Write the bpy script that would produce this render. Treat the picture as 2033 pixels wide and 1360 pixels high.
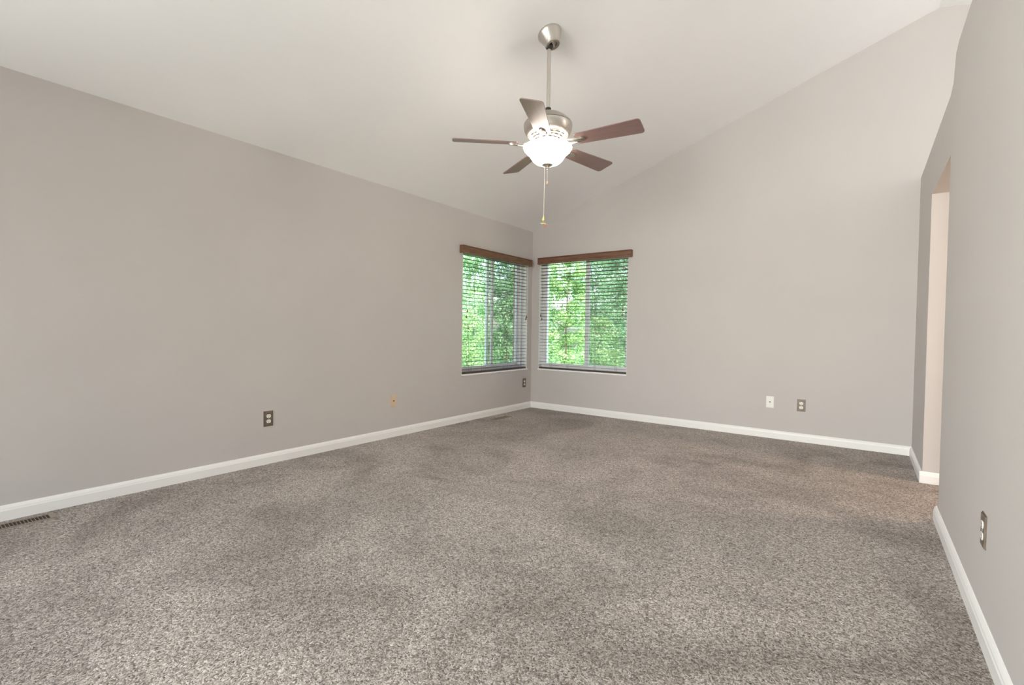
import bpy, bmesh, math, random
from mathutils import Vector, Matrix
for o in list(bpy.data.objects):
    bpy.data.objects.remove(o, do_unlink=True)
S = bpy.context.scene
COL = S.collection
PI = math.pi

# ------------------------------------------------------------------ camera
cam_d = bpy.data.cameras.new('camera')
cam = bpy.data.objects.new('camera', cam_d)
COL.objects.link(cam)
cam_d.sensor_fit = 'HORIZONTAL'
cam_d.sensor_width = 36.0
cam_d.lens = 946.99 / 2033 * 36.0
cam_d.clip_start = 0.02
yaw, pitch, roll = -0.63562, -0.02507, 0.01348
fw = Vector((math.sin(yaw) * math.cos(pitch), math.cos(yaw) * math.cos(pitch), math.sin(pitch)))
rt = fw.cross(Vector((0, 0, 1))).normalized()
up = rt.cross(fw)
r2 = rt * math.cos(roll) + up * math.sin(roll)
u2 = -rt * math.sin(roll) + up * math.cos(roll)
M = Matrix((r2, u2, -fw)).transposed().to_4x4()
M.translation = (3.7361, -5.5216, 1.0686)
cam.matrix_world = M
S.camera = cam

# ------------------------------------------------------------------ view, world, lights
S.view_settings.view_transform = 'Standard'
S.view_settings.look = 'None'
S.view_settings.gamma = 1.0
S.view_settings.use_curve_mapping = False
S.view_settings.exposure = 0.13
S.cycles.use_denoising = True
S.cycles.max_bounces = 14
S.cycles.diffuse_bounces = 8
S.cycles.transparent_max_bounces = 24
S.cycles.sample_clamp_indirect = 6.0

world = bpy.data.worlds.new('sky')
S.world = world
world.use_nodes = True
wn = world.node_tree
wn.nodes.clear()
wo = wn.nodes.new('ShaderNodeOutputWorld')
wb = wn.nodes.new('ShaderNodeBackground')
sky = wn.nodes.new('ShaderNodeTexSky')
sky.sky_type = 'NISHITA'
sky.sun_disc = False
sky.sun_elevation = math.radians(50)
sky.sun_rotation = math.radians(120)
sky.air_density = 1.0
sky.dust_density = 3.0
wb.inputs['Strength'].default_value = 0.9
wn.links.new(sky.outputs[0], wb.inputs[0])
wn.links.new(wb.outputs[0], wo.inputs[0])


def light(name, kind, loc, power, color, size=None, sizey=None, direction=None, radius=None):
    d = bpy.data.lights.new(name, kind)
    d.energy = power
    d.color = color
    if kind == 'AREA':
        d.shape = 'RECTANGLE'
        d.size = size
        d.size_y = sizey or size
    elif radius is not None:
        d.shadow_soft_size = radius
    o = bpy.data.objects.new(name, d)
    COL.objects.link(o)
    o.location = loc
    if direction is not None:
        o.rotation_euler = Vector(direction).to_track_quat('-Z', 'Y').to_euler()
    return o


sun = light('sun', 'SUN', (0, 0, 20), 9.0, (1.0, 0.96, 0.88), direction=(-0.45, 0.35, -0.8))
sun.data.angle = math.radians(3)
# added fill, as daylight through an unseen window behind the camera
rear = light('added_fill_rear', 'AREA', (2.65, -9.05, 1.45), 138, (1.0, 0.95, 0.92), 2.5, 2.0, (0.32, 1, 0.06))
rear.data.spread = 1.7
# second added fill, outside an invented side window behind the camera
light('added_fill_side', 'AREA', (-0.40, -7.15, 1.40), 118, (0.98, 1.0, 1.0), 1.9, 1.5, (1, 0.3, 0.8))
# fill added in the neighbouring space to brighten the ceiling; no window there
light('added_fill_neighbour', 'AREA', (6.3, -1.1, 2.72), 29, (1.0, 0.955, 0.93), 0.8, 0.8, (-1, -0.5, 0.42))
# ceiling lamp of the passage beyond the opening
light('passage_lamp', 'POINT', (5.45, -1.03, 1.86), 60, (1.0, 0.78, 0.60), radius=0.07)
# bulbs in the fan's bowl
FX, FY = 1.942, -2.705
light('fan_bulb', 'POINT', (FX, FY, 2.305), 60, (1.0, 0.94, 0.88), radius=0.035)

# ------------------------------------------------------------------ helpers


def tag(o, label=None, cat=None, group=None, kind=None):
    if label:
        o['label'] = label
    if cat:
        o['category'] = cat
    if group:
        o['group'] = group
    if kind:
        o['kind'] = kind
    return o


def empty(name, loc=(0, 0, 0), rot=(0, 0, 0)):
    o = bpy.data.objects.new(name, None)
    COL.objects.link(o)
    o.location = loc
    o.rotation_euler = rot
    o.empty_display_size = 0.05
    return o


def obj(name, bm, mat, parent=None, smooth=False, loc=None):
    me = bpy.data.meshes.new(name)
    bmesh.ops.recalc_face_normals(bm, faces=bm.faces)
    bm.to_mesh(me)
    bm.free()
    if smooth:
        me.polygons.foreach_set('use_smooth', [True] * len(me.polygons))
    for m in (mat if isinstance(mat, (list, tuple)) else [mat]):
        me.materials.append(m)
    o = bpy.data.objects.new(name, me)
    COL.objects.link(o)
    if parent is not None:
        o.parent = parent
    if loc is not None:
        o.location = loc
    if smooth and len(me.polygons) > 3:
        md = o.modifiers.new('es', 'EDGE_SPLIT')
        md.split_angle = math.radians(38)
    return o


def box(bm, x0, x1, y0, y1, z0, z1, mi=0):
    vs = [bm.verts.new(p) for p in ((x0, y0, z0), (x1, y0, z0), (x1, y1, z0), (x0, y1, z0),
                                    (x0, y0, z1), (x1, y0, z1), (x1, y1, z1), (x0, y1, z1))]
    for f in ((0, 3, 2, 1), (4, 5, 6, 7), (0, 1, 5, 4), (1, 2, 6, 5), (2, 3, 7, 6), (3, 0, 4, 7)):
        fc = bm.faces.new([vs[i] for i in f])
        fc.material_index = mi
    return vs


def bevel(bm, w=0.002, seg=2):
    bmesh.ops.bevel(bm, geom=list(bm.edges), offset=w, segments=seg, affect='EDGES', profile=0.6)


def prism(bm, pts, axis_fn, a, b):
    """pts: 2D outline; axis_fn(u,v,t) -> 3D"""
    A = [bm.verts.new(axis_fn(u, v, a)) for u, v in pts]
    B = [bm.verts.new(axis_fn(u, v, b)) for u, v in pts]
    bm.faces.new(A)
    bm.faces.new(B[::-1])
    n = len(pts)
    for i in range(n):
        bm.faces.new((A[i], A[(i + 1) % n], B[(i + 1) % n], B[i]))


def lathe(bm, prof, n=48, M=None, flute=None):
    rings = []
    for (r, z) in prof:
        ring = []
        for k in range(n):
            a = 2 * PI * k / n
            rr = r
            if flute:
                rr = r * (1 + flute(a, r, z))
            p = Vector((rr * math.cos(a), rr * math.sin(a), z))
            ring.append(bm.verts.new(M @ p if M else p))
        rings.append(ring)
    for i in range(len(rings) - 1):
        for k in range(n):
            bm.faces.new((rings[i][k], rings[i][(k + 1) % n], rings[i + 1][(k + 1) % n], rings[i + 1][k]))
    for ring, r in ((rings[0], prof[0][0]), (rings[-1], prof[-1][0])):
        if r > 1e-4:
            try:
                bm.faces.new(ring)
            except ValueError:
                pass
    bmesh.ops.remove_doubles(bm, verts=bm.verts, dist=1e-5)


def tube(bm, pts, rad, n=10):
    pts = [Vector(p) for p in pts]
    rings = []
    for i, p in enumerate(pts):
        t = (pts[min(i + 1, len(pts) - 1)] - pts[max(i - 1, 0)]).normalized()
        a = t.cross(Vector((0, 0, 1)))
        if a.length < 1e-3:
            a = t.cross(Vector((0, 1, 0)))
        a.normalize()
        b = t.cross(a).normalized()
        r = rad[i] if isinstance(rad, (list, tuple)) else rad
        rings.append([bm.verts.new(p + a * r * math.cos(2 * PI * k / n) + b * r * math.sin(2 * PI * k / n)) for k in range(n)])
    for i in range(len(rings) - 1):
        for k in range(n):
            bm.faces.new((rings[i][k], rings[i][(k + 1) % n], rings[i + 1][(k + 1) % n], rings[i + 1][k]))
    bm.faces.new(rings[0])
    bm.faces.new(rings[-1][::-1])


# ------------------------------------------------------------------ materials


def mat(name, base=(0.8, 0.8, 0.8), rough=0.5, metal=0.0, spec=0.5, emit=None, estr=0.0, coat=0.0):
    m = bpy.data.materials.new(name)
    m.use_nodes = True
    nt = m.node_tree
    b = nt.nodes['Principled BSDF']
    b.inputs['Base Color'].default_value = (*base, 1)
    b.inputs['Roughness'].default_value = rough
    b.inputs['Metallic'].default_value = metal
    b.inputs['Specular IOR Level'].default_value = spec
    b.inputs['Coat Weight'].default_value = coat
    if emit:
        b.inputs['Emission Color'].default_value = (*emit, 1)
        b.inputs['Emission Strength'].default_value = estr
    return m


def coords(nt, scale=(1, 1, 1), kind='Object'):
    tc = nt.nodes.new('ShaderNodeTexCoord')
    mp = nt.nodes.new('ShaderNodeMapping')
    mp.inputs['Scale'].default_value = scale
    nt.links.new(tc.outputs[kind], mp.inputs['Vector'])
    return mp.outputs['Vector']


def noise(nt, vec, scale, detail=2.0, rough=0.5, dist=0.0):
    n = nt.nodes.new('ShaderNodeTexNoise')
    n.inputs['Scale'].default_value = scale
    n.inputs['Detail'].default_value = detail
    n.inputs['Roughness'].default_value = rough
    n.inputs['Distortion'].default_value = dist
    nt.links.new(vec, n.inputs['Vector'])
    return n.outputs['Fac']


def ramp(nt, fac, stops):
    r = nt.nodes.new('ShaderNodeValToRGB')
    els = r.color_ramp.elements
    while len(els) < len(stops):
        els.new(0.5)
    for e, (p, c) in zip(els, stops):
        e.position = p
        e.color = (*c, 1) if len(c) == 3 else c
    nt.links.new(fac, r.inputs['Fac'])
    return r.outputs['Color']


def mixc(nt, fac, a, b, mode='MIX'):
    m = nt.nodes.new('ShaderNodeMix')
    m.data_type = 'RGBA'
    m.blend_type = mode
    if isinstance(fac, (int, float)):
        m.inputs[0].default_value = fac
    else:
        nt.links.new(fac, m.inputs[0])
    for sock, v in ((m.inputs[6], a), (m.inputs[7], b)):
        if isinstance(v, tuple):
            sock.default_value = (*v, 1)
        else:
            nt.links.new(v, sock)
    return m.outputs[2]


def math_n(nt, op, a, b=None):
    m = nt.nodes.new('ShaderNodeMath')
    m.operation = op
    for i, v in enumerate((a, b)):
        if v is None:
            continue
        if isinstance(v, (int, float)):
            m.inputs[i].default_value = v
        else:
            nt.links.new(v, m.inputs[i])
    return m.outputs[0]


def bump(nt, h, strength, dist):
    b = nt.nodes.new('ShaderNodeBump')
    b.inputs['Strength'].default_value = strength
    b.inputs['Distance'].default_value = dist
    nt.links.new(h, b.inputs['Height'])
    nt.links.new(b.outputs['Normal'], nt.nodes['Principled BSDF'].inputs['Normal'])


def paint(name, c, var=0.02, bs=0.10):
    m = mat(name, c, 0.72, spec=0.25)
    nt = m.node_tree
    v = coords(nt)
    f = noise(nt, v, 1.3, 3)
    lo = tuple(x * (1 - var) for x in c)
    hi = tuple(min(1, x * (1 + var)) for x in c)
    nt.links.new(ramp(nt, f, [(0.3, lo), (0.7, hi)]), nt.nodes['Principled BSDF'].inputs['Base Color'])
    bump(nt, noise(nt, v, 260, 2), bs, 0.002)
    return m


M_wall = paint('greige_paint', (0.553, 0.526, 0.508))
M_ceil = paint('ceiling_white', (0.915, 0.925, 0.925), 0.01, 0.06)
M_trim = mat('semigloss_white', (0.87, 0.865, 0.845), 0.35)
M_vinyl = mat('white_vinyl', (0.93, 0.93, 0.94), 0.35)
M_ivory = mat('ivory_plastic', (0.66, 0.52, 0.36), 0.4)
M_white = mat('white_plastic', (0.82, 0.82, 0.78), 0.35)
M_dark = mat('dark_slot', (0.02, 0.018, 0.015), 0.6)
M_nickel = mat('brushed_nickel', (0.58, 0.54, 0.49), 0.32, 1.0)
nt = M_nickel.node_tree
_v = coords(nt, (4, 4, 260))
_f = noise(nt, _v, 6, 2)
nt.links.new(ramp(nt, _f, [(0.3, (0.26, 0.26, 0.26)), (0.7, (0.42, 0.42, 0.42))]), nt.nodes['Principled BSDF'].inputs['Roughness'])
M_plate = mat('bronze_plate', (0.2, 0.16, 0.125), 0.42, 0.35)
nt = M_plate.node_tree
_v = coords(nt, (1, 1, 1))
nt.links.new(ramp(nt, noise(nt, _v, 40, 3), [(0.3, (0.14, 0.108, 0.080)), (0.7, (0.22, 0.175, 0.135))]), nt.nodes['Principled BSDF'].inputs['Base Color'])
M_cord = mat('brown_cord', (0.16, 0.10, 0.07), 0.8)
M_chain = mat('chain_metal', (0.75, 0.68, 0.6), 0.35, 0.8)


def wood(name, a, b, rough=0.45, axis='x', coat=0.0):
    m = mat(name, a, rough, coat=coat)
    nt = m.node_tree
    sc = {'x': (1.5, 22, 22), 'y': (22, 1.5, 22), 'z': (22, 22, 1.5)}[axis]
    f = noise(nt, coords(nt, sc), 4.0, 5, 0.6, 0.6)
    nt.links.new(ramp(nt, f, [(0.28, a), (0.72, b)]), nt.nodes['Principled BSDF'].inputs['Base Color'])
    bump(nt, f, 0.12, 0.001)
    return m


M_val_y = wood('walnut_along_y', (0.11, 0.048, 0.028), (0.23, 0.115, 0.07), axis='y')
M_val_x = wood('walnut_along_x', (0.11, 0.048, 0.028), (0.23, 0.115, 0.07), axis='x')
M_slat = wood('dark_walnut_slats', (0.050, 0.027, 0.020), (0.085, 0.048, 0.035), 0.5, axis='z')
M_blade = wood('cherry_blade', (0.19, 0.118, 0.108), (0.265, 0.172, 0.158), 0.36, 'x', 0.2)

# bowl of the light: frosted glass that glows
M_bowl = mat('frosted_glass_lit', (0.95, 0.93, 0.9), 0.4, emit=(1.0, 0.90, 0.80), estr=18.0)

# window glass
M_glass = bpy.data.materials.new('window_glass')
M_glass.use_nodes = True
nt = M_glass.node_tree
nt.nodes.clear()
_o = nt.nodes.new('ShaderNodeOutputMaterial')
_mx = nt.nodes.new('ShaderNodeMixShader')
_t = nt.nodes.new('ShaderNodeBsdfTransparent')
_t.inputs[0].default_value = (0.95, 0.97, 0.955, 1)
_g = nt.nodes.new('ShaderNodeBsdfGlossy')
_g.inputs['Roughness'].default_value = 0.01
_fr = nt.nodes.new('ShaderNodeFresnel')
_fr.inputs['IOR'].default_value = 1.45
_ge = nt.nodes.new('ShaderNodeNewGeometry')
_iv = nt.nodes.new('ShaderNodeMath')
_iv.operation = 'SUBTRACT'
_iv.inputs[0].default_value = 1.0
nt.links.new(_ge.outputs['Backfacing'], _iv.inputs[1])
_ml = nt.nodes.new('ShaderNodeMath')
_ml.operation = 'MULTIPLY'
nt.links.new(_fr.outputs[0], _ml.inputs[0])
nt.links.new(_iv.outputs[0], _ml.inputs[1])
nt.links.new(_ml.outputs[0], _mx.inputs[0])
nt.links.new(_t.outputs[0], _mx.inputs[1])
nt.links.new(_g.outputs[0], _mx.inputs[2])
nt.links.new(_mx.outputs[0], _o.inputs[0])

# insect screen: fine semi-open mesh
M_screen = bpy.data.materials.new('insect_screen')
M_screen.use_nodes = True
nt = M_screen.node_tree
nt.nodes.clear()
_o = nt.nodes.new('ShaderNodeOutputMaterial')
_mx = nt.nodes.new('ShaderNodeMixShader')
_mx.inputs[0].default_value = 0.30
_t = nt.nodes.new('ShaderNodeBsdfTransparent')
_g = nt.nodes.new('ShaderNodeBsdfDiffuse')
_g.inputs[0].default_value = (0.30, 0.31, 0.31, 1)
nt.links.new(_t.outputs[0], _mx.inputs[1])
nt.links.new(_g.outputs[0], _mx.inputs[2])
nt.links.new(_mx.outputs[0], _o.inputs[0])

# carpet: cut-pile frieze in greys and beiges
M_carpet = mat('frieze_carpet', (0.3, 0.26, 0.22), 0.95, spec=0.1)
nt = M_carpet.node_tree
b = nt.nodes['Principled BSDF']
b.inputs['Sheen Weight'].default_value = 0.25
b.inputs['Sheen Roughness'].default_value = 0.6
v = coords(nt)
wob = nt.nodes.new('ShaderNodeTexNoise')
wob.inputs['Scale'].default_value = 45
wob.inputs['Detail'].default_value = 2
nt.links.new(v, wob.inputs['Vector'])
vm = nt.nodes.new('ShaderNodeVectorMath')
vm.operation = 'MULTIPLY_ADD'
vm.inputs[1].default_value = (0.022, 0.022, 0.0)
nt.links.new(wob.outputs['Color'], vm.inputs[0])
nt.links.new(v, vm.inputs[2])
wv = vm.outputs[0]
vor = nt.nodes.new('ShaderNodeTexVoronoi')
vor.inputs['Scale'].default_value = 155
nt.links.new(wv, vor.inputs['Vector'])
fib = noise(nt, wv, 210, 3, 0.65, 0.8)
tone = nt.nodes.new('ShaderNodeSeparateColor')
nt.links.new(vor.outputs['Color'], tone.inputs[0])
yarn = ramp(nt, tone.outputs[0], [(0.0, (0.20, 0.155, 0.128)), (0.26, (0.38, 0.325, 0.285)), (0.6, (0.575, 0.51, 0.46)), (1.0, (0.78, 0.715, 0.665))])
gap_shade = ramp(nt, fib, [(0.38, (0.13, 0.105, 0.09)), (0.48, (0.95, 0.95, 0.95)), (0.68, (1.30, 1.29, 1.28))])  # shade in the crevices between fibres, painted into the colour
c1 = mixc(nt, 1.0, yarn, gap_shade, 'MULTIPLY')
lay = noise(nt, v, 1.15, 4, 0.55, 1.2)
lay_shade = ramp(nt, lay, [(0.36, (0.70, 0.68, 0.66)), (0.5, (0.93, 0.93, 0.93)), (0.62, (1.09, 1.09, 1.09))])  # shading of the pile lay, painted as soft light and dark patches
c2 = mixc(nt, 1.0, c1, lay_shade, 'MULTIPLY')
nt.links.new(c2, b.inputs['Base Color'])
vd = math_n(nt, 'MULTIPLY', vor.outputs['Distance'], -0.7)
hsum = math_n(nt, 'ADD', math_n(nt, 'MULTIPLY', fib, 1.6), vd)
bump(nt, hsum, 0.9, 0.006)

M_tile = mat('beige_tile', (0.52, 0.40, 0.30), 0.35)
nt = M_tile.node_tree
br = nt.nodes.new('ShaderNodeTexBrick')
br.offset = 0
br.inputs['Scale'].default_value = 1
br.inputs['Brick Width'].default_value = 0.3
br.inputs['Row Height'].default_value = 0.3
br.inputs['Mortar Size'].default_value = 0.004
br.inputs['Color1'].default_value = (0.52, 0.40, 0.31, 1)
br.inputs['Color2'].default_value = (0.48, 0.37, 0.28, 1)
br.inputs['Mortar'].default_value = (0.3, 0.24, 0.19, 1)
nt.links.new(coords(nt), br.inputs['Vector'])
nt.links.new(br.outputs['Color'], nt.nodes['Principled BSDF'].inputs['Base Color'])

M_brick = mat('red_brick', (0.5, 0.2, 0.14), 0.85)
nt = M_brick.node_tree
br = nt.nodes.new('ShaderNodeTexBrick')
br.inputs['Scale'].default_value = 1
br.inputs['Brick Width'].default_value = 0.2
br.inputs['Row Height'].default_value = 0.072
br.inputs['Mortar Size'].default_value = 0.006
br.inputs['Color1'].default_value = (0.52, 0.22, 0.16, 1)
br.inputs['Color2'].default_value = (0.62, 0.30, 0.22, 1)
br.inputs['Mortar'].default_value = (0.6, 0.56, 0.5, 1)
tc = nt.nodes.new('ShaderNodeTexCoord')
sx = nt.nodes.new('ShaderNodeSeparateXYZ')
nt.links.new(tc.outputs['Object'], sx.inputs[0])
cb = nt.nodes.new('ShaderNodeCombineXYZ')
nt.links.new(math_n(nt, 'ADD', sx.outputs[0], sx.outputs[1]), cb.inputs[0])
nt.links.new(sx.outputs[2], cb.inputs[1])
nt.links.new(cb.outputs[0], br.inputs['Vector'])
nt.links.new(br.outputs['Color'], nt.nodes['Principled BSDF'].inputs['Base Color'])


def leafmat(name, a, b, c):
    m = mat(name, a, 0.55, spec=0.3)
    nt = m.node_tree
    bs = nt.nodes['Principled BSDF']
    vc = nt.nodes.new('ShaderNodeAttribute')
    vc.attribute_name = 'tint'
    col = ramp(nt, vc.outputs['Fac'], [(0.0, a), (0.5, b), (1.0, c)])
    nt.links.new(col, bs.inputs['Base Color'])
    tr = nt.nodes.new('ShaderNodeBsdfTranslucent')
    nt.links.new(col, tr.inputs[0])
    mx = nt.nodes.new('ShaderNodeMixShader')
    mx.inputs[0].default_value = 0.45
    out = nt.nodes['Material Output']
    nt.links.new(bs.outputs[0], mx.inputs[1])
    nt.links.new(tr.outputs[0], mx.inputs[2])
    nt.links.new(mx.outputs[0], out.inputs[0])
    return m


M_leaf_a = leafmat('leaf_yellow_green', (0.18, 0.33, 0.12), (0.36, 0.55, 0.25), (0.60, 0.78, 0.45))
M_leaf_b = leafmat('leaf_mid_green', (0.12, 0.26, 0.12), (0.26, 0.45, 0.24), (0.47, 0.68, 0.43))
M_leaf_c = leafmat('leaf_pale_green', (0.20, 0.40, 0.22), (0.40, 0.62, 0.40), (0.68, 0.84, 0.66))
M_bark = wood('bark', (0.12, 0.09, 0.065), (0.24, 0.19, 0.14), 0.9, 'z')
M_grass = mat('lawn', (0.12, 0.25, 0.06), 0.95)
nt = M_grass.node_tree
nt.links.new(ramp(nt, noise(nt, coords(nt), 30, 4), [(0.3, (0.08, 0.19, 0.04)), (0.7, (0.24, 0.40, 0.12))]), nt.nodes['Principled BSDF'].inputs['Base Color'])

# ------------------------------------------------------------------ room shell
W = 4.102          # x of the right wall
H = 2.44           # plate height at the left wall
RX = 4.184         # ridge
RZ = 3.897
SL = (RZ - H) / RX
YR = -8.7          # rear wall
XO = 7.6           # outer wall of the neighbouring space
T = 0.14


def struct(name, bm, m, parent=None, smooth=False):
    o = obj(name, bm, m, parent, smooth)
    if parent is None:
        o['kind'] = 'structure'
    return o


def extr_poly(bm, outer, hole, fn, a, b):
    """outline (u,v) with rectangular hole, extruded from a to b, fn(u,v,t) -> 3D"""
    if hole:
        u0, u1, v0, v1 = hole
        umin = min(p[0] for p in outer)
        umax = max(p[0] for p in outer)

        def top(u):
            for (p, q) in zip(outer[2:], outer[3:] + outer[:1]):
                pass
            return None
    n = len(outer)
    prism(bm, outer, fn, a, b)


# left wall: x=0, window opening y in [-1.43,-.113], z in [.55,1.99]
WL = (-1.43, -0.113, 0.55, 2.022)
WB = (0.121, 1.408, 0.55, 2.050)
bm = bmesh.new()
WS = (-8.0, -6.3, 0.75, 2.05)  # side opening out of view, added for the fill light
box(bm, -T, 0, YR - T, WS[0], 0, H + 0.1)
box(bm, -T, 0, WS[1], WL[0], 0, H + 0.1)
box(bm, -T, 0, WS[0], WS[1], 0, WS[2])
box(bm, -T, 0, WS[0], WS[1], WS[3], H + 0.1)
box(bm, -T, 0, WL[1], T, 0, H + 0.1)
box(bm, -T, 0, WL[0], WL[1], 0, WL[2])
box(bm, -T, 0, WL[0], WL[1], WL[3], H + 0.1)
struct('wall_left', bm, M_wall)

# back wall: y=0..T; outline under the vault
bm = bmesh.new()
fb = lambda u, v, t: (u, t, v)
zc = lambda x: (H + SL * x) if x <= RX else RZ - 0.25 * (x - RX)
E_ = 0.03
prism(bm, [(0, 0), (WB[0], 0), (WB[0], zc(WB[0]) + E_), (0, H + E_)], fb, 0, T)
prism(bm, [(WB[0], 0), (WB[1], 0), (WB[1], WB[2]), (WB[0], WB[2])], fb, 0, T)
prism(bm, [(WB[0], WB[3]), (WB[1], WB[3]), (WB[1], zc(WB[1]) + E_), (WB[0], zc(WB[0]) + E_)], fb, 0, T)
prism(bm, [(WB[1], 0), (XO + T, 0), (XO + T, zc(XO + T) + E_), (RX, RZ + E_), (WB[1], zc(WB[1]) + E_)], fb, 0, T)
struct('wall_back', bm, M_wall)

# rear wall behind the camera with a wide added window
WR = (1.25, 4.0, 0.45, 2.35)
bm = bmesh.new()
prism(bm, [(0, 0), (WR[0], 0), (WR[0], zc(WR[0]) + E_), (0, H + E_)], fb, YR - T, YR)
prism(bm, [(WR[0], 0), (WR[1], 0), (WR[1], WR[2]), (WR[0], WR[2])], fb, YR - T, YR)
prism(bm, [(WR[0], WR[3]), (WR[1], WR[3]), (WR[1], zc(WR[1]) + E_), (WR[0], zc(WR[0]) + E_)], fb, YR - T, YR)
prism(bm, [(WR[1], 0), (XO + T, 0), (XO + T, zc(XO + T) + E_), (RX, RZ + E_), (WR[1], zc(WR[1]) + E_)], fb, YR - T, YR)
struct('wall_rear', bm, M_wall)

# right partition wall with the cased opening and its stepped top
OY0, OY1, OZ = -1.889, -0.963, 2.088
LZ = 2.455         # ledge over the passage
NZ = 2.64          # taller part nearer the camera
fr_ = lambda u, v, t: (t, u, v)
bm = bmesh.new()
prism(bm, [(0, 0), (OY1, 0), (OY1, LZ), (0, LZ)], fr_, W, W + 0.12)
prism(bm, [(OY1, OZ), (OY0, OZ), (OY0, LZ + 0.03), (OY0 + 0.10, LZ), (OY1, LZ)], fr_, W, W + 0.12)
prism(bm, [(OY0, 0), (YR, 0), (YR, NZ), (-2.05, NZ), (-1.96, NZ - 0.02), (OY0, LZ + 0.03)], fr_, W, W + 0.12)
struct('wall_right', bm, M_wall)

# passage beyond the opening
bm = bmesh.new()
box(bm, W + 0.12, 6.1, OY1, OY1 + 0.12, 0, OZ)
box(bm, W + 0.12, 6.1, OY0 - 0.12, OY0, 0, OZ)
box(bm, 6.1, 6.22, OY0 - 0.12, OY1 + 0.12, 0, OZ)
struct('wall_passage', bm, M_wall)
bm = bmesh.new()
box(bm, W + 0.12, 7.5, OY0, 0, OZ, LZ - 0.005)
struct('ceiling_passage', bm, M_wall)
bm = bmesh.new()
box(bm, W + 0.12, 7.5, YR, OY0, H, NZ - 0.005)
struct('ceiling_neighbouring_room', bm, M_ceil)
bm = bmesh.new()
box(bm, XO, XO + T, YR, 0, 0, zc(XO) + E_)
struct('wall_outer', bm, M_wall)

# ceiling: left slope up to the ridge, right slope down
bm = bmesh.new()
prism(bm, [(-0.5, zc(-0.5)), (RX, RZ), (XO + 0.5, zc(XO + 0.5)), (XO + 0.5, zc(XO + 0.5) + 0.2), (RX, RZ + 0.2), (-0.5, zc(-0.5) + 0.2)],
      fb, YR - 0.5, 0.5)
struct('ceiling', bm, M_ceil)

# floors
bm = bmesh.new()
box(bm, 0, W + 0.10, YR, 0, -0.1, 0)
struct('floor', bm, M_carpet)
bm = bmesh.new()
box(bm, W + 0.10, 7.6, YR, 0, -0.1, -0.008)
struct('floor_passage', bm, M_tile)

# frayed carpet edge at the opening
random.seed(5)
bm = bmesh.new()
n = 90
pts = []
for i in range(n + 1):
    y = OY0 + 0.02 + (OY1 - OY0 - 0.04) * i / n
    pts.append((W + 0.125 + 0.012 * math.sin(i * 0.35) + random.uniform(-0.006, 0.006), y))
A = [bm.verts.new((W + 0.08, p[1], 0.004)) for p in pts]
B = [bm.verts.new((p[0] - 0.01, p[1], 0.006)) for p in pts]
C_ = [bm.verts.new((p[0], p[1], -0.008)) for p in pts]
for i in range(n):
    bm.faces.new((A[i], A[i + 1], B[i + 1], B[i]))
    bm.faces.new((B[i], B[i + 1], C_[i + 1], C_[i]))
struct('trim_1', bm, M_carpet)

# brick veneer outside
bm = bmesh.new()
for (x0, x1) in ((-0.24, -T),):
    box(bm, x0, x1, YR - 0.24, WS[0], -0.6, H + 0.2)
    box(bm, x0, x1, WS[1], WL[0], -0.6, H + 0.2)
    box(bm, x0, x1, WS[0], WS[1], -0.6, WS[2])
    box(bm, x0, x1, WS[0], WS[1], WS[3], H + 0.2)
    box(bm, x0, x1, WL[1], T + 0.1, -0.6, H + 0.2)
    box(bm, x0, x1, WL[0], WL[1], -0.6, WL[2] - 0.02)
    box(bm, x0, x1, WL[0], WL[1], WL[3], H + 0.2)
struct('wall_left_brick', bm, M_brick)
bm = bmesh.new()
y0, y1 = T, 0.24
box(bm, -T, WB[0], y0, y1, -0.6, H + 0.2)
box(bm, WB[1], XO + 0.2, y0, y1, -0.6, 3.1)
box(bm, WB[0], WB[1], y0, y1, -0.6, WB[2] - 0.02)
box(bm, WB[0], WB[1], y0, y1, WB[3], H + 0.2)
struct('wall_back_brick', bm, M_brick)

# baseboards -------------------------------------------------------
PROF = [(0, 0), (0.016, 0), (0.016, 0.054), (0.0135, 0.060), (0.0125, 0.066), (0.0085, 0.074), (0.004, 0.081), (0, 0.083)]


def board(name, fn, a, b, m=M_trim):
    bm = bmesh.new()
    prism(bm, PROF, fn, a, b)
    return struct(name, bm, m)


board('baseboard_left', lambda u, v, t: (u, t, v), YR, 0)
board('baseboard_back', lambda u, v, t: (t, -u, v), 0.0, W)
board('baseboard_rear', lambda u, v, t: (t, YR + u, v), 0.0, W)
bm = bmesh.new()
fr1 = lambda u, v, t: (W - u, t, v)
prism(bm, PROF, fr1, OY1 + 0.0, 0)
prism(bm, PROF, fr1, YR, OY0 + 0.06)
struct('baseboard_right', bm, M_trim)
bm = bmesh.new()
prism(bm, PROF, lambda u, v, t: (t, OY1 - u, v + 0.002), W - 0.016, 6.1)
prism(bm, PROF, lambda u, v, t: (t, OY0 + u, v - 0.004), W + 0.12, 6.1)
struct('baseboard_passage', bm, M_trim)

# ------------------------------------------------------------------ windows
# local frame: u along the wall, d = depth outwards from the room face, z up


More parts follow.
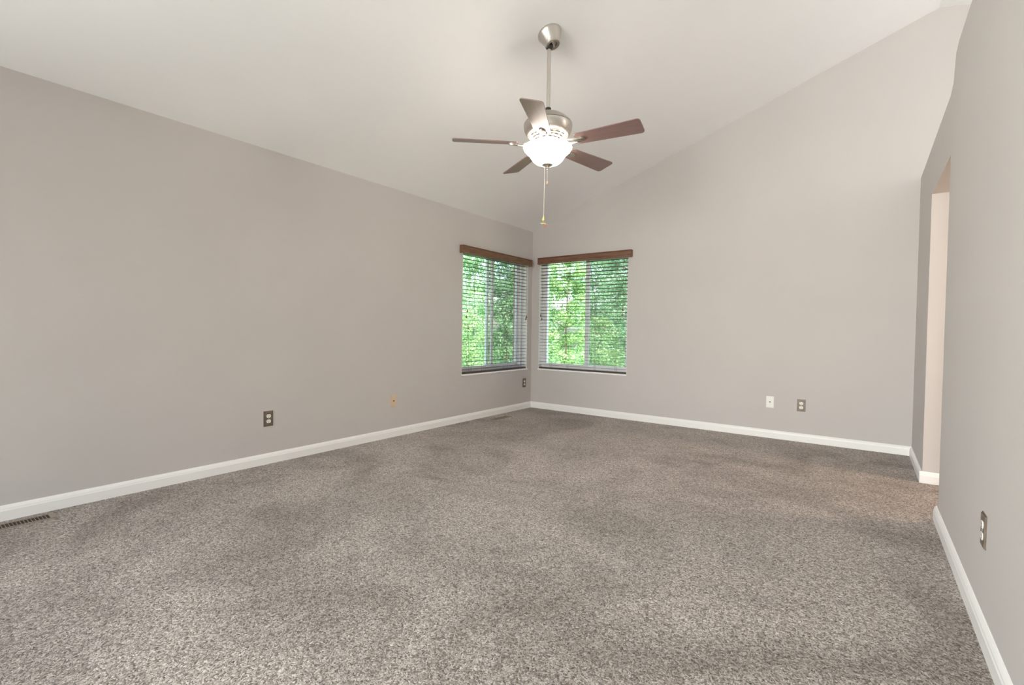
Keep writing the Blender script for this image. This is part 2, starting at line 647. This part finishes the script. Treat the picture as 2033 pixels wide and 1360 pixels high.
def window(name, fn, u0, u1, z0, z1, um0, um1):
    """fn(u,d,z)->world; um0,um1: the meeting stile"""
    def bx(bm, a, b, c, d, e, f):
        P = [fn(*p) for p in ((a, c, e), (b, c, e), (b, d, e), (a, d, e), (a, c, f), (b, c, f), (b, d, f), (a, d, f))]
        vs = [bm.verts.new(p) for p in P]
        for q in ((0, 3, 2, 1), (4, 5, 6, 7), (0, 1, 5, 4), (1, 2, 6, 5), (2, 3, 7, 6), (3, 0, 4, 7)):
            bm.faces.new([vs[i] for i in q])
    root = empty(name)
    root['kind'] = 'structure'
    bm = bmesh.new()
    fwd = 0.035
    bx(bm, u0, u0 + fwd, .085, .19, z0, z1)
    bx(bm, u1 - fwd, u1, .085, .19, z0, z1)
    bx(bm, u0 + fwd, u1 - fwd, .085, .19, z0, z0 + 0.04)
    bx(bm, u0 + fwd, u1 - fwd, .085, .19, z1 - 0.028, z1)
    # inner track fins
    bx(bm, u0 + fwd, u1 - fwd, .118, .124, z0 + 0.04, z0 + 0.052)
    bm2 = bm
    obj('window_frame', bm2, M_vinyl, root)
    # two sliding sashes
    for (a, b, d0, nm) in ((u0 + fwd, um1, .092, 'sash'), (um0, u1 - fwd, .130, 'sash')):
        bm = bmesh.new()
        s = 0.036
        d1 = d0 + 0.026
        zz0, zz1 = z0 + 0.042, z1 - 0.028
        bx(bm, a, a + s, d0, d1, zz0, zz1)
        bx(bm, b - s, b, d0, d1, zz0, zz1)
        bx(bm, a + s, b - s, d0, d1, zz0, zz0 + s)
        bx(bm, a + s, b - s, d0, d1, zz1 - .028, zz1)
        sash = obj('sash', bm, M_vinyl, root)
        bm = bmesh.new()
        bx(bm, a + s, b - s, (d0 + d1) / 2 - .002, (d0 + d1) / 2 + .002, zz0 + s, zz1 - .028)
        obj('glass_pane', bm, M_glass, sash)
    # two latches on the meeting stile
    for z in (z0 + 0.36 * (z1 - z0) * 0.62 + 0.1, z0 + 0.80 * (z1 - z0)):
        bm = bmesh.new()
        um = (um0 + um1) / 2 + 0.01
        bx(bm, um - .014, um + .014, .080, .092, z - .035, z + .035)
        bx(bm, um - .022, um + .006, .068, .080, z - .010, z + .022)
        obj('latch', bm, M_white, root)
    # insect screen on the outside of the second half
    bm = bmesh.new()
    bx(bm, um0 + .02, u1 - fwd, .172, .1725, z0 + .04, z1 - .04)
    obj('insect_screen', bm, M_screen, root)
    # painted sill board
    bm = bmesh.new()
    bx(bm, u0 - 0.004, u1 + 0.004, -0.012, 0.0, z0 - 0.017, z0 + 0.002)
    bx(bm, u0, u1, 0.0, 0.086, z0 - 0.001, z0 + 0.002)
    obj('window_sill', bm, M_trim, root)
    bm = bmesh.new()
    bx(bm, u0 - .001, u0 + .003, 0.001, 0.086, z0 + .002, z1)
    bx(bm, u1 - .003, u1 + .001, 0.001, 0.086, z0 + .002, z1)
    bx(bm, u0 + .003, u1 - .003, 0.001, 0.086, z1 - .003, z1 + .001)
    obj('added_jamb_liner', bm, M_trim, root)  # white boards added over the returns to brighten them
    return root


fl = lambda u, d, z: (-d, u, z)          # left wall: outwards is -x
fbk = lambda u, d, z: (u, d, z)          # back wall: outwards is +y
w1 = window('window_1', fl, WL[0], WL[1], WL[2], WL[3], -0.835, -0.745)
w2 = window('window_2', fbk, WB[0], WB[1], WB[2], WB[3], 0.762, 0.835)

# rear window, added to admit fill light: simple wide frame with three lights
fre = lambda u, d, z: (u, YR - d, z)
bm = bmesh.new()
for a, b, c, d in ((WR[0], WR[0] + .05, WR[2], WR[3]), (WR[1] - .05, WR[1], WR[2], WR[3]), (2.15, 2.20, WR[2], WR[3]), (3.05, 3.10, WR[2], WR[3]),
                   (WR[0] + .05, 2.15, WR[2], WR[2] + .05), (2.20, 3.05, WR[2], WR[2] + .05), (3.10, WR[1] - .05, WR[2], WR[2] + .05),
                   (WR[0] + .05, 2.15, WR[3] - .05, WR[3]), (2.20, 3.05, WR[3] - .05, WR[3]), (3.10, WR[1] - .05, WR[3] - .05, WR[3])):
    box(bm, a, b, YR - .12, YR - .06, c, d)
w3 = struct('window_rear_added', bm, M_vinyl)
bm = bmesh.new()
for a, b in ((WR[0] + .05, 2.15), (2.20, 3.05), (3.10, WR[1] - .05)):
    box(bm, a, b, YR - .092, YR - .088, WR[2] + .05, WR[3] - .05)
obj('glass_pane', bm, M_glass, w3)

bm = bmesh.new()
for a, b, c, d in ((WS[0], WS[0] + .05, WS[2], WS[3]), (WS[1] - .05, WS[1], WS[2], WS[3]), (-7.17, -7.13, WS[2] + .05, WS[3] - .05),
                   (WS[0] + .05, WS[1] - .05, WS[2], WS[2] + .05), (WS[0] + .05, WS[1] - .05, WS[3] - .05, WS[3])):
    box(bm, -.12, -.06, a, b, c, d)
w4 = struct('window_side_added', bm, M_vinyl)  # unseen side window, added so the side fill can enter
bm = bmesh.new()
box(bm, -.092, -.088, WS[0] + .05, -7.17, WS[2] + .05, WS[3] - .05)
box(bm, -.092, -.088, -7.13, WS[1] - .05, WS[2] + .05, WS[3] - .05)
obj('glass_pane', bm, M_glass, w4)

# ------------------------------------------------------------------ blinds


def blind(fn, u0, u1, v0, v1, zt0, zt1, mval, label, cords, ladder, tilt):
    def bx(bm, a, b, c, d, e, f):
        P = [fn(*p) for p in ((a, c, e), (b, c, e), (b, d, e), (a, d, e), (a, c, f), (b, c, f), (b, d, f), (a, d, f))]
        vs = [bm.verts.new(p) for p in P]
        for q in ((0, 3, 2, 1), (4, 5, 6, 7), (0, 1, 5, 4), (1, 2, 6, 5), (2, 3, 7, 6), (3, 0, 4, 7)):
            bm.faces.new([vs[i] for i in q])
    root = empty('window_blind')
    tag(root, label, 'blind', 'wooden window blinds')
    # valance with moulded profile and returns
    bm = bmesh.new()
    hh = zt1 - zt0
    prof = [(-.036, 0), (-.050, 0), (-.050, hh * .22), (-.046, hh * .30), (-.050, hh * .40), (-.050, hh * .78), (-.046, hh * .86), (-.052, hh * .93), (-.052, hh), (-.036, hh)]
    prism(bm, prof, lambda d, z, t: fn(t, d, zt0 + z), v0, v1)
    bx(bm, v0, v0 + .012, -.036, -.0005, zt0, zt1)
    bx(bm, v1 - .012, v1, -.036, -.0005, zt0, zt1)
    obj('valance', bm, mval, root)
    # head rail
    bm = bmesh.new()
    bx(bm, u0 + .006, u1 - .006, .006, .056, zt0 + .018, zt0 + .060)
    obj('head_rail', bm, mval, root)
    # slats
    bm = bmesh.new()
    zb = WL[2] + 0.028
    n = 31 if zt0 < 1.96 else 32
    pitch_ = (zt0 - .012 - zb - .022) / (n - 1)
    th = math.radians(tilt)
    random.seed(int(u1 * 100) % 97)
    for i in range(n):
        z = zb + .026 + pitch_ * i
        t_ = th + random.uniform(-.02, .02)
        dz = .024 * math.tan(t_)
        pts = [(.007, -dz - .0013), (.031, .0012 - .0013), (.055, dz - .0013), (.055, dz + .0013), (.031, .0012 + .0013), (.007, -dz + .0013)]
        prism(bm, pts, lambda d, zz, t, z=z: fn(t, d, z + zz), u0 + .007, u1 - .007)
    obj('slats', bm, M_slat, root)
    bm = bmesh.new()
    bx(bm, u0 + .006, u1 - .006, .007, .055, zb - .022, zb - .006)
    rail = obj('bottom_rail', bm, M_slat, root)
    for u in ladder:
        bm = bmesh.new()
        bx(bm, u - .006, u + .006, .003, .007, zb - .026, zb - .010)
        obj('cord_plug', bm, mval, rail)
    for u in ladder:
        bm = bmesh.new()
        for d in (.006, .056):
            bx(bm, u - .0008, u + .0008, d - .0007, d + .0007, zb - .008, 1.95)
        bx(bm, u - .0007, u + .0007, .031, .0322, zb - .008, 1.95)
        obj('ladder_cord', bm, M_cord, root)
    for (u, z) in cords:
        bm = bmesh.new()
        bx(bm, u - .0008, u + .0008, -.003, -.0014, z + .03, 1.96)
        cd = obj('pull_cord', bm, M_cord, root)
        bm = bmesh.new()
        Mx = Matrix.Translation(fn(u, -.0022, z))
        lathe(bm, [(.001, .034), (.003, .032), (.004, .02), (.0085, .006), (.0095, -.002), (.007, -.008), (.001, -.010)], 12, Mx)
        obj('tassel', bm, mval, cd, True)
    return root


blind(fl, WL[0], WL[1], -1.487, -0.077, 1.950, 2.037, M_val_y,
      'brown wooden slatted blind in the left window, on the long side wall',
      [(-1.345, 1.285), (-1.362, 1.215), (-0.135, 1.25), (-0.148, 1.225)], [-1.25, -1.0, -0.55, -0.30], 0.5)
blind(fbk, WB[0], WB[1], 0.115, 1.46, 1.977, 2.064, M_val_x,
      'brown wooden slatted blind in the right window, on the gable wall under the sloping ceiling',
      [(0.150, 1.275), (0.168, 1.222), (1.348, 1.335), (1.340, 1.268), (1.352, 1.925)], [0.30, 0.56, 0.96, 1.25], -4)

# ------------------------------------------------------------------ wall plates


def outlet(label, loc, rz, group='duplex outlets in bronze plates'):
    """plate faces local -y"""
    root = empty('power_outlet', loc, (0, 0, rz))
    tag(root, label, 'outlet', group)
    bm = bmesh.new()
    box(bm, -.037, .037, -.006, 0, -.060, .060)
    bmesh.ops.bevel(bm, geom=[e for e in bm.edges if all(v.co.y < -.005 for v in e.verts)], offset=.0035, segments=2, affect='EDGES')
    obj('cover_plate', bm, M_plate, root)
    for z in (.0205, -.0205):
        bm = bmesh.new()
        pts = []
        for k in range(28):
            a = 2 * PI * k / 28
            pts.append((.0168 * math.cos(a), max(-.0135, min(.0135, .0168 * math.sin(a)))))
        prism(bm, pts, lambda u, v, t, z=z: (u, t, v + z), -.0085, -.004)
        rc = obj('receptacle', bm, M_white, root)
        bm = bmesh.new()
        box(bm, -.0075, -.0050, -.0089, -.0084, z - .001, z + .008)
        box(bm, .0050, .0075, -.0089, -.0084, z - .001, z + .007)
        prism(bm, [(.0028 * math.cos(a * PI / 6), .0028 * math.sin(a * PI / 6) - .0072) for a in range(12)],
              lambda u, v, t, z=z: (u, t, v + z), -.0089, -.0084)
        obj('slots', bm, M_dark, rc)
    bm = bmesh.new()
    prism(bm, [(.003 * math.cos(a * PI / 6), .003 * math.sin(a * PI / 6)) for a in range(12)], lambda u, v, t: (u, t, v), -.0075, -.005)
    obj('screw', bm, M_nickel, root)
    return root


outlet('bronze outlet plate with white sockets, alone on the left wall nearest the floor register', (0, -3.658, .354), PI / 2)
outlet('small bronze outlet plate tucked under the left window beside the room corner', (0, -.166, .354), PI / 2)
outlet('bronze outlet plate on the gable wall, right of the white cable plate', (3.251, 0, .362), 0)
outlet('bronze outlet plate on the right partition wall, seen almost edge on', (W, -3.145, .374), -PI / 2)


def jack(label, loc, rz, m, cat_group=None):
    root = empty('cable_wall_plate', loc, (0, 0, rz))
    tag(root, label, 'wall plate')
    bm = bmesh.new()
    box(bm, -.035, .035, -.006, 0, -.058, .058)
    bmesh.ops.bevel(bm, geom=[e for e in bm.edges if all(v.co.y < -.005 for v in e.verts)], offset=.003, segments=2, affect='EDGES')
    obj('cover_plate', bm, m, root)
    bm = bmesh.new()
    Mx = Matrix.Rotation(PI / 2, 4, 'X')
    lathe(bm, [(.0062, .005), (.0062, .008), (.0045, .008), (.0045, .014), (.0028, .014), (.0028, .009)], 6 * 3, Mx)
    obj('coaxial_socket', bm, M_dark, root)
    for z in (.042, -.042):
        bm = bmesh.new()
        prism(bm, [(.0026 * math.cos(a * PI / 6), z + .0026 * math.sin(a * PI / 6)) for a in range(12)], lambda u, v, t: (u, t, v), -.0068, -.005)
        obj('screw', bm, m, root)
    return root


jack('beige cable plate with one small dark socket on the left wall', (0, -2.425, .357), PI / 2, M_ivory)
jack('white cable plate with one small dark socket on the gable wall', (2.974, 0, .370), 0, M_white)

# ------------------------------------------------------------------ floor registers
M_reg = mat('brown_register_metal', (0.34, 0.27, 0.22), 0.45, 0.4)


def register(label, x, y, L, wd):
    root = empty('floor_register', (x, y, 0.0))
    tag(root, label, 'floor register', 'floor registers along the left wall')
    bm = bmesh.new()
    f = .010
    w2_, l2 = wd / 2, L / 2
    for a, b, c, d in ((-w2_, w2_, -l2, -l2 + .024), (-w2_, w2_, l2 - .024, l2), (-w2_, -w2_ + f, -l2 + .024, l2 - .024), (w2_ - f, w2_, -l2 + .024, l2 - .024)):
        box(bm, a, b, c, d, 0, .005)
    obj('frame', bm, M_reg, root)
    bm = bmesh.new()
    box(bm, -w2_ + f, w2_ - f, -l2 + .024, l2 - .024, .0003, .0012)
    obj('duct_opening', bm, M_dark, root)
    bm = bmesh.new()
    n = int((L - .048) / .0135)
    for i in range(1, n):
        yy = -l2 + .024 + (L - .048) * i / n
        box(bm, -w2_ + f, w2_ - f, yy - .0011, yy + .0011, .0013, .0045)
    obj('grille', bm, M_reg, root)
    return root


register('brown slotted floor register at the left edge of the carpet beside the baseboard', .122, -5.069, .33, .092)
register('small brown floor register half sunk in the carpet under the left window', .200, -.94, .31, .085)

# ------------------------------------------------------------------ ceiling fan
fan = empty('ceiling_fan', (FX, FY, 2.356))
tag(fan, 'brushed nickel ceiling fan with five brown blades and a lit white bowl', 'ceiling fan')
fan_z = 2.356


def L(z):
    return z - fan_z


zroof = H + SL * FX
# canopy: perpendicular to the slope
bm = bmesh.new()
Rm = Matrix.Translation((0, 0, L(zroof))) @ Matrix.Rotation(-math.atan(SL), 4, 'Y')
lathe(bm, [(.001, .0), (.080, 0), (.083, -.004), (.083, -.012), (.079, -.020), (.066, -.050), (.052, -.082), (.049, -.096), (.045, -.099), (.030, -.096), (.028, -.080), (.001, -.080)], 56, Rm)
can = obj('canopy', bm, M_nickel, fan, True)
cb_ = Rm @ Vector((0, 0, -.088))
bm = bmesh.new()
bmesh.ops.create_uvsphere(bm, u_segments=24, v_segments=14, radius=.026, matrix=Matrix.Translation((0, 0, L(zroof) - .090)))
obj('hanger_ball', bm, M_dark, can, True)
bm = bmesh.new()
tube(bm, [(0, 0, L(zroof) - .09), (0, 0, L(2.58))], .0128, 24)
obj('downrod', bm, M_nickel, fan, True)
bm = bmesh.new()
lathe(bm, [(.001, L(2.606)), (.019, L(2.606)), (.019, L(2.580)), (.024, L(2.576)), (.024, L(2.568)), (.001, L(2.568))], 28)
obj('rod_collar', bm, M_dark, fan, True)
# motor housing
bm = bmesh.new()
lathe(bm, [(.001, L(2.578)), (.030, L(2.576)), (.065, L(2.566)), (.100, L(2.551)), (.135, L(2.528)), (.158, L(2.505)), (.166, L(2.492))], 72)
top = obj('motor_housing', bm, M_nickel, fan, True)
bm = bmesh.new()
lathe(bm, [(.150, L(2.4925)), (.1635, L(2.4925)), (.1635, L(2.4885)), (.150, L(2.4885))], 72)
obj('seam', bm, M_dark, top, True)
bm = bmesh.new()
lathe(bm, [(.150, L(2.4882)), (.167, L(2.488)), (.168, L(2.476)), (.165, L(2.455)), (.156, L(2.432)), (.146, L(2.420)), (.140, L(2.417)), (.137, L(2.4195)), (.130, L(2.418)),
           (.128, L(2.413))], 72)
# stepped louvre rings under the housing
prof = []
r, z = .128, 2.413
for i in range(4):
    prof += [(r, L(z)), (r - .007, L(z - .001)), (r - .0075, L(z - .0105)), (r - .015, L(z - .012))]
    r -= .015
    z -= .012
prof += [(.062, L(z)), (.058, L(2.363)), (.050, L(2.362)), (.001, L(2.362))]
lathe(bm, prof, 72)
obj('lower_housing', bm, M_nickel, top, True)
# dark vent slots between ribs of the underside
bm = bmesh.new()
for k in range(15):
    a0 = 2 * PI * k / 15
    for (ra, za) in ((.1190, 2.4085), (.1040, 2.3965), (.0890, 2.3845), (.0740, 2.3725)):
        seg = 6
        half = .30 * (2 * PI / 15)
        ring1, ring2 = [], []
        for s in range(seg + 1):
            a = a0 - half + 2 * half * s / seg
            ring1.append(bm.verts.new(((ra + .0022) * math.cos(a), (ra + .0022) * math.sin(a), L(za) + .0012)))
            ring2.append(bm.verts.new(((ra + .0020) * math.cos(a), (ra + .0020) * math.sin(a), L(za) - .0048)))
        for s in range(seg):
            bm.faces.new((ring1[s], ring1[s + 1], ring2[s + 1], ring2[s]))
obj('vent_slots', bm, M_dark, top)
# fitter between motor and bowl
bm = bmesh.new()
lathe(bm, [(.001, L(2.363)), (.052, L(2.363)), (.056, L(2.356)), (.050, L(2.349)), (.001, L(2.349))], 40)
obj('light_fitter', bm, M_nickel, fan, True)
bm = bmesh.new()
tube(bm, [(0, 0, L(2.349)), (0, 0, L(2.232))], .005, 12)
obj('centre_rod', bm, M_nickel, fan, True)

# bowl: flared scalloped rim over an ogee body, open on top
bm = bmesh.new()
outer = [(.1655, 2.3370), (.1675, 2.3325), (.1655, 2.3250), (.157, 2.3130), (.145, 2.3010), (.131, 2.2880), (.1195, 2.2740), (.111, 2.2600), (.100, 2.2450), (.083, 2.2310), (.058, 2.2210), (.030, 2.2160), (.008, 2.2145)]
inner = [(.008, 2.2185), (.030, 2.2200), (.056, 2.2250), (.080, 2.2345), (.0965, 2.2480), (.1075, 2.2620), (.116, 2.2755), (.1275, 2.2900), (.1415, 2.3035), (.1535, 2.3155), (.1615, 2.3265), (.1635, 2.3370)]
pr = [(a, L(b)) for a, b in outer + inner + outer[:1]]
lathe(bm, pr, 80)
obj('light_bowl', bm, M_bowl, fan, True)
bm = bmesh.new()
lathe(bm, [(.001, L(2.2210)), (.037, L(2.2210)), (.039, L(2.2180)), (.034, L(2.2135)), (.022, L(2.2075)), (.012, L(2.2050)), (.008, L(2.2015)), (.009, L(2.1975)), (.006, L(2.1925)), (.004, L(2.1895)), (.008, L(2.1865)), (.007, L(2.1825)), (.001, L(2.1805))], 36)
obj('finial', bm, M_nickel, fan, True)

# blades
pit = -0.237


def blade(theta):
    # blade outline in local (r, s)
    r0, r1 = .205, .655
    w0, w1 = .056, .0715
    pts = []
    def corner(cx, cy, rad, a0, a1, n=6):
        for i in range(n + 1):
            a = a0 + (a1 - a0) * i / n
            pts.append((cx + rad * math.cos(a), cy + rad * math.sin(a)))
    corner(r1 - .022, w1 - .022, .022, PI / 2, 0)
    corner(r1 - .022, -w1 + .022, .022, 0, -PI / 2)
    corner(r0 + .030, -w0 + .030, .030, -PI / 2, -PI)
    corner(r0 + .030, w0 - .030, .030, PI, PI / 2)
    bm = bmesh.new()
    ca, sa = math.cos(pit), math.sin(pit)
    fn = lambda u, v, t: (u, v * ca - t * sa, v * sa + t * ca)
    prism(bm, pts, fn, -.003, .003)
    Mz = Matrix.Rotation(theta, 4, 'Z')
    b_ = obj('blade', bm, M_blade, fan)
    b_.rotation_euler = (0, 0, theta)
    # iron: twin curved arms from the motor to an oval medallion under the blade
    bm = bmesh.new()
    for s in (-1, 1):
        pth = []
        for i in range(9):
            t = i / 8
            rr = .075 + (.235 - .075) * t
            yy = s * (.012 + .020 * math.sin(PI * t) ** 1.0) * (1 - .2 * t)
            zz = .026 * (1 - t) ** 1.6 - .010 - .004 * math.sin(PI * t) + yy * sa * t
            pth.append((rr, yy, zz))
        tube(bm, pth, [.0075, .0075, .007, .007, .0065, .0065, .006, .006, .005], 10)
    # medallion
    mp = []
    for k in range(28):
        a = 2 * PI * k / 28
        mp.append((.236 + .040 * math.cos(a), .024 * math.sin(a)))
    prism(bm, mp, fn, -.011, -.0032)
    mp = [(.236 + .031 * math.cos(2 * PI * k / 28), .017 * math.sin(2 * PI * k / 28)) for k in range(28)]
    prism(bm, mp, fn, -.0145, -.011)
    # top plate
    prism(bm, [(.21, -.018), (.275, -.014), (.285, 0), (.275, .014), (.21, .018)], fn, .0031, .0065)
    obj('blade_iron', bm, M_nickel, b_, True)
    return b_


for k in range(5):
    blade(0.104 + k * 2 * PI / 5)

# pull chains
rd = Vector((r2.x, r2.y, 0)).normalized()


def chain(px, pz0, pz1, rad=.0016, off=(0, 0)):
    bm = bmesh.new()
    z = pz0
    i = 0
    while z > pz1:
        bmesh.ops.create_uvsphere(bm, u_segments=6, v_segments=5, radius=rad, matrix=Matrix.Translation((off[0], off[1], L(z))))
        z -= rad * 2.3
    box(bm, off[0] - .0004, off[0] + .0004, off[1] - .0004, off[1] + .0004, L(pz1), L(pz0))
    return obj('pull_chain', bm, M_chain, fan)


c1_ = chain(0, 2.184, 2.100, off=(0, 0))
bm = bmesh.new()
lathe(bm, [(.001, L(2.104)), (.004, L(2.100)), (.006, L(2.092)), (.005, L(2.085)), (.001, L(2.082))], 14)
obj('fob', bm, mat('orange_wood', (0.6, 0.3, 0.14), 0.4), c1_, True)
off = (-rd.x * .020, -rd.y * .020)
c2_ = chain(0, 2.212, 1.862, off=off)
# bird ornament at the end of the long chain
M_yel = mat('yellow_enamel', (0.75, 0.62, 0.22), 0.4)
M_grn = mat('green_enamel', (0.50, 0.58, 0.28), 0.45)
M_red = mat('red_enamel', (0.55, 0.10, 0.10), 0.45)


def P3(a, b, z):
    """a along the picture's right, b towards the viewer"""
    return Vector((off[0] + rd.x * a - (-rd.y) * b * 0, off[1] + rd.y * a, L(z))) + Vector((r2.y, -r2.x, 0)) * b


bm = bmesh.new()
tube(bm, [P3(0, 0, 1.866), P3(-.001, 0, 1.852), P3(-.003, 0, 1.835), P3(-.004, 0, 1.820), P3(-.002, 0, 1.812)], [.002, .0065, .0085, .007, .003], 12)
orn = obj('bird_ornament', bm, M_yel, c2_, True)
bm = bmesh.new()
for s in (-1, 1):
    tube(bm, [P3(-.002, 0, 1.816), P3(.010 * s, 0, 1.812), P3(.022 * s, .002, 1.816 if s < 0 else 1.808)], [.005, .0045, .001], 8)
obj('wing', bm, M_grn, orn, True)
bm = bmesh.new()
tube(bm, [P3(.014, 0, 1.812), P3(.018, 0, 1.804), P3(.019, 0, 1.794)], [.003, .006, .002], 8)
tube(bm, [P3(.000, 0, 1.812), P3(.001, 0, 1.795), P3(.004, 0, 1.786)], [.003, .0015, .0008], 8)
obj('flower', bm, M_red, orn, True)

# ------------------------------------------------------------------ outside
bm = bmesh.new()
box(bm, -30, 20, 0.24, 34, -0.75, -0.6)
box(bm, -30, -0.24, -14, 0.24, -0.75, -0.6)
struct('ground', bm, M_grass)


def tree(name, label, cat, x, y, h, rad, m, seed, base=-.6, leaf=.075, nleaf=5200, low=0.25, trunk_r=.09):
    rnd = random.Random(seed)
    root = empty(name, (x, y, base))
    tag(root, label, cat, 'trees and shrubs behind the windows')
    # trunk and boughs
    bm = bmesh.new()
    tips = []
    hh = h - .6 * rad
    pts = [(0, 0, 0)]
    for i in range(1, 6):
        pts.append((rnd.uniform(-.04, .04) * i * rad, rnd.uniform(-.04, .04) * i * rad, hh * i / 5))
    tube(bm, pts, [trunk_r * (1 - .14 * i) for i in range(6)], 9)
    for k in range(11):
        j = rnd.randint(1, 5)
        a = rnd.uniform(0, 2 * PI)
        st = Vector(pts[j])
        ln = rad * rnd.uniform(.5, .85)
        md = st + Vector((math.cos(a) * ln * .5, math.sin(a) * ln * .5, ln * .25))
        en = st + Vector((math.cos(a) * ln, math.sin(a) * ln, ln * rnd.uniform(.2, .7)))
        tube(bm, [st, md, en], [trunk_r * .4, trunk_r * .25, trunk_r * .08], 6)
        tips.append(en)
    obj('trunk', bm, M_bark, root, True)
    # foliage: clumps of leaves
    verts, faces, tint = [], [], []
    clumps = []
    z0 = h * low
    for k in range(int(22 * h / rad)):
        a = rnd.uniform(0, 2 * PI)
        t = rnd.random()
        zz = z0 + (h - z0) * t
        prof = math.sin(PI * min(1, .18 + .8 * t)) ** .6
        rr = rad * prof * math.sqrt(rnd.random())
        clumps.append((Vector((rr * math.cos(a), rr * math.sin(a), zz)), rnd.uniform(.28, .5) * rad * .8, rnd.uniform(-.22, .22)))
    for tpt in tips:
        clumps.append((tpt, .35 * rad, rnd.uniform(-.1, .2)))
    for i in range(nleaf):
        c, cr, ct = clumps[rnd.randrange(len(clumps))]
        d = Vector((rnd.gauss(0, 1), rnd.gauss(0, 1), rnd.gauss(0, 1))).normalized() * cr * rnd.random() ** .4
        d.z *= .75
        p = c + d
        if p.z < .05 or abs(p.x) > rad or abs(p.y) > rad:
            continue
        ax = Vector((rnd.gauss(0, 1), rnd.gauss(0, 1), rnd.gauss(-.35, .6))).normalized()
        sd = ax.cross(Vector((rnd.gauss(0, .6), rnd.gauss(0, .6), 1))).normalized()
        nrm = ax.cross(sd)
        l = leaf * rnd.uniform(.6, 1.3)
        w = l * .30
        b0 = len(verts)
        verts += [p - ax * l * .5, p + sd * w - nrm * w * .25, p + ax * l * .5, p - sd * w - nrm * w * .25, p]
        faces += [(b0, b0 + 1, b0 + 4), (b0 + 1, b0 + 2, b0 + 4), (b0 + 4, b0 + 2, b0 + 3), (b0, b0 + 4, b0 + 3)]
        tv = max(0, min(1, .5 + ct + rnd.gauss(0, .20)))
        tint += [tv] * 5
    me = bpy.data.meshes.new('foliage')
    me.from_pydata([tuple(q) for q in verts], [], faces)
    at = me.attributes.new('tint', 'FLOAT', 'POINT')
    at.data.foreach_set('value', tint)
    me.materials.append(m)
    fo = bpy.data.objects.new('foliage', me)
    COL.objects.link(fo)
    fo.parent = root
    return root


CX, CY = 3.736, -5.522


def around(deg, dist):
    a = math.radians(deg)
    return CX - math.sin(a) * dist, CY + math.cos(a) * dist


TREES = [
    # near shrubs: name, label, angle, distance, height, radius, material, leaf size, leaves, where the foliage starts
    ('leafy_shrub', 'bright yellow-green shrub close outside the right window, low behind its panes', 'shrub', 26.0, 10.2, 1.9, .53, M_leaf_a, .060, 3800, .06),
    ('leafy_shrub', 'mid-green shrub close outside the left window, low behind its right pane', 'shrub', 34.0, 9.9, 1.9, .53, M_leaf_b, .060, 3800, .06),
    ('leafy_shrub', 'yellow-green shrub close outside the left window, low behind its left pane', 'shrub', 41.5, 9.7, 2.0, .53, M_leaf_a, .060, 3800, .06),
    ('leafy_tree', 'slender pale green tree behind the right pane of the right window', 'tree', 23.0, 13.5, 4.6, .68, M_leaf_c, .085, 12000, .10),
    ('leafy_tree', 'slender yellow-green tree behind the left pane of the right window', 'tree', 30.0, 13.5, 4.8, .68, M_leaf_a, .085, 12000, .10),
    ('leafy_tree', 'slender darker green tree behind the right pane of the left window', 'tree', 37.0, 13.2, 4.8, .68, M_leaf_b, .085, 12000, .10),
    ('leafy_tree', 'slender light green tree behind the left pane of the left window', 'tree', 44.0, 12.8, 4.6, .68, M_leaf_c, .085, 12000, .10),
]
for k, a in enumerate((20, 27, 34, 41, 48)):
    TREES.append(('leafy_tree', 'tall green tree of the back row, glimpsed between the nearer slender trees', 'tree', a, 18.5, 6.2, .92,
                  (M_leaf_b, M_leaf_c, M_leaf_a, M_leaf_b, M_leaf_c)[k], .10, 8500, .08))
for k, a in enumerate((17, 25.5, 34, 42.5, 51)):
    TREES.append(('leafy_tree', 'broad green tree farthest back, almost hidden behind the other trees', 'tree', a, 24.5, 8.5, 1.5,
                  (M_leaf_c, M_leaf_b, M_leaf_c, M_leaf_a, M_leaf_b)[k], .15, 9000, .05))
for k, t in enumerate(TREES):
    x, y = around(t[3], t[4])
    tree(t[0], t[1], t[2], x, y, t[5], t[6], t[7], 11 + k, leaf=t[8], nleaf=t[9], low=t[10], trunk_r=.03 if 'shrub' in t[0] else .03)
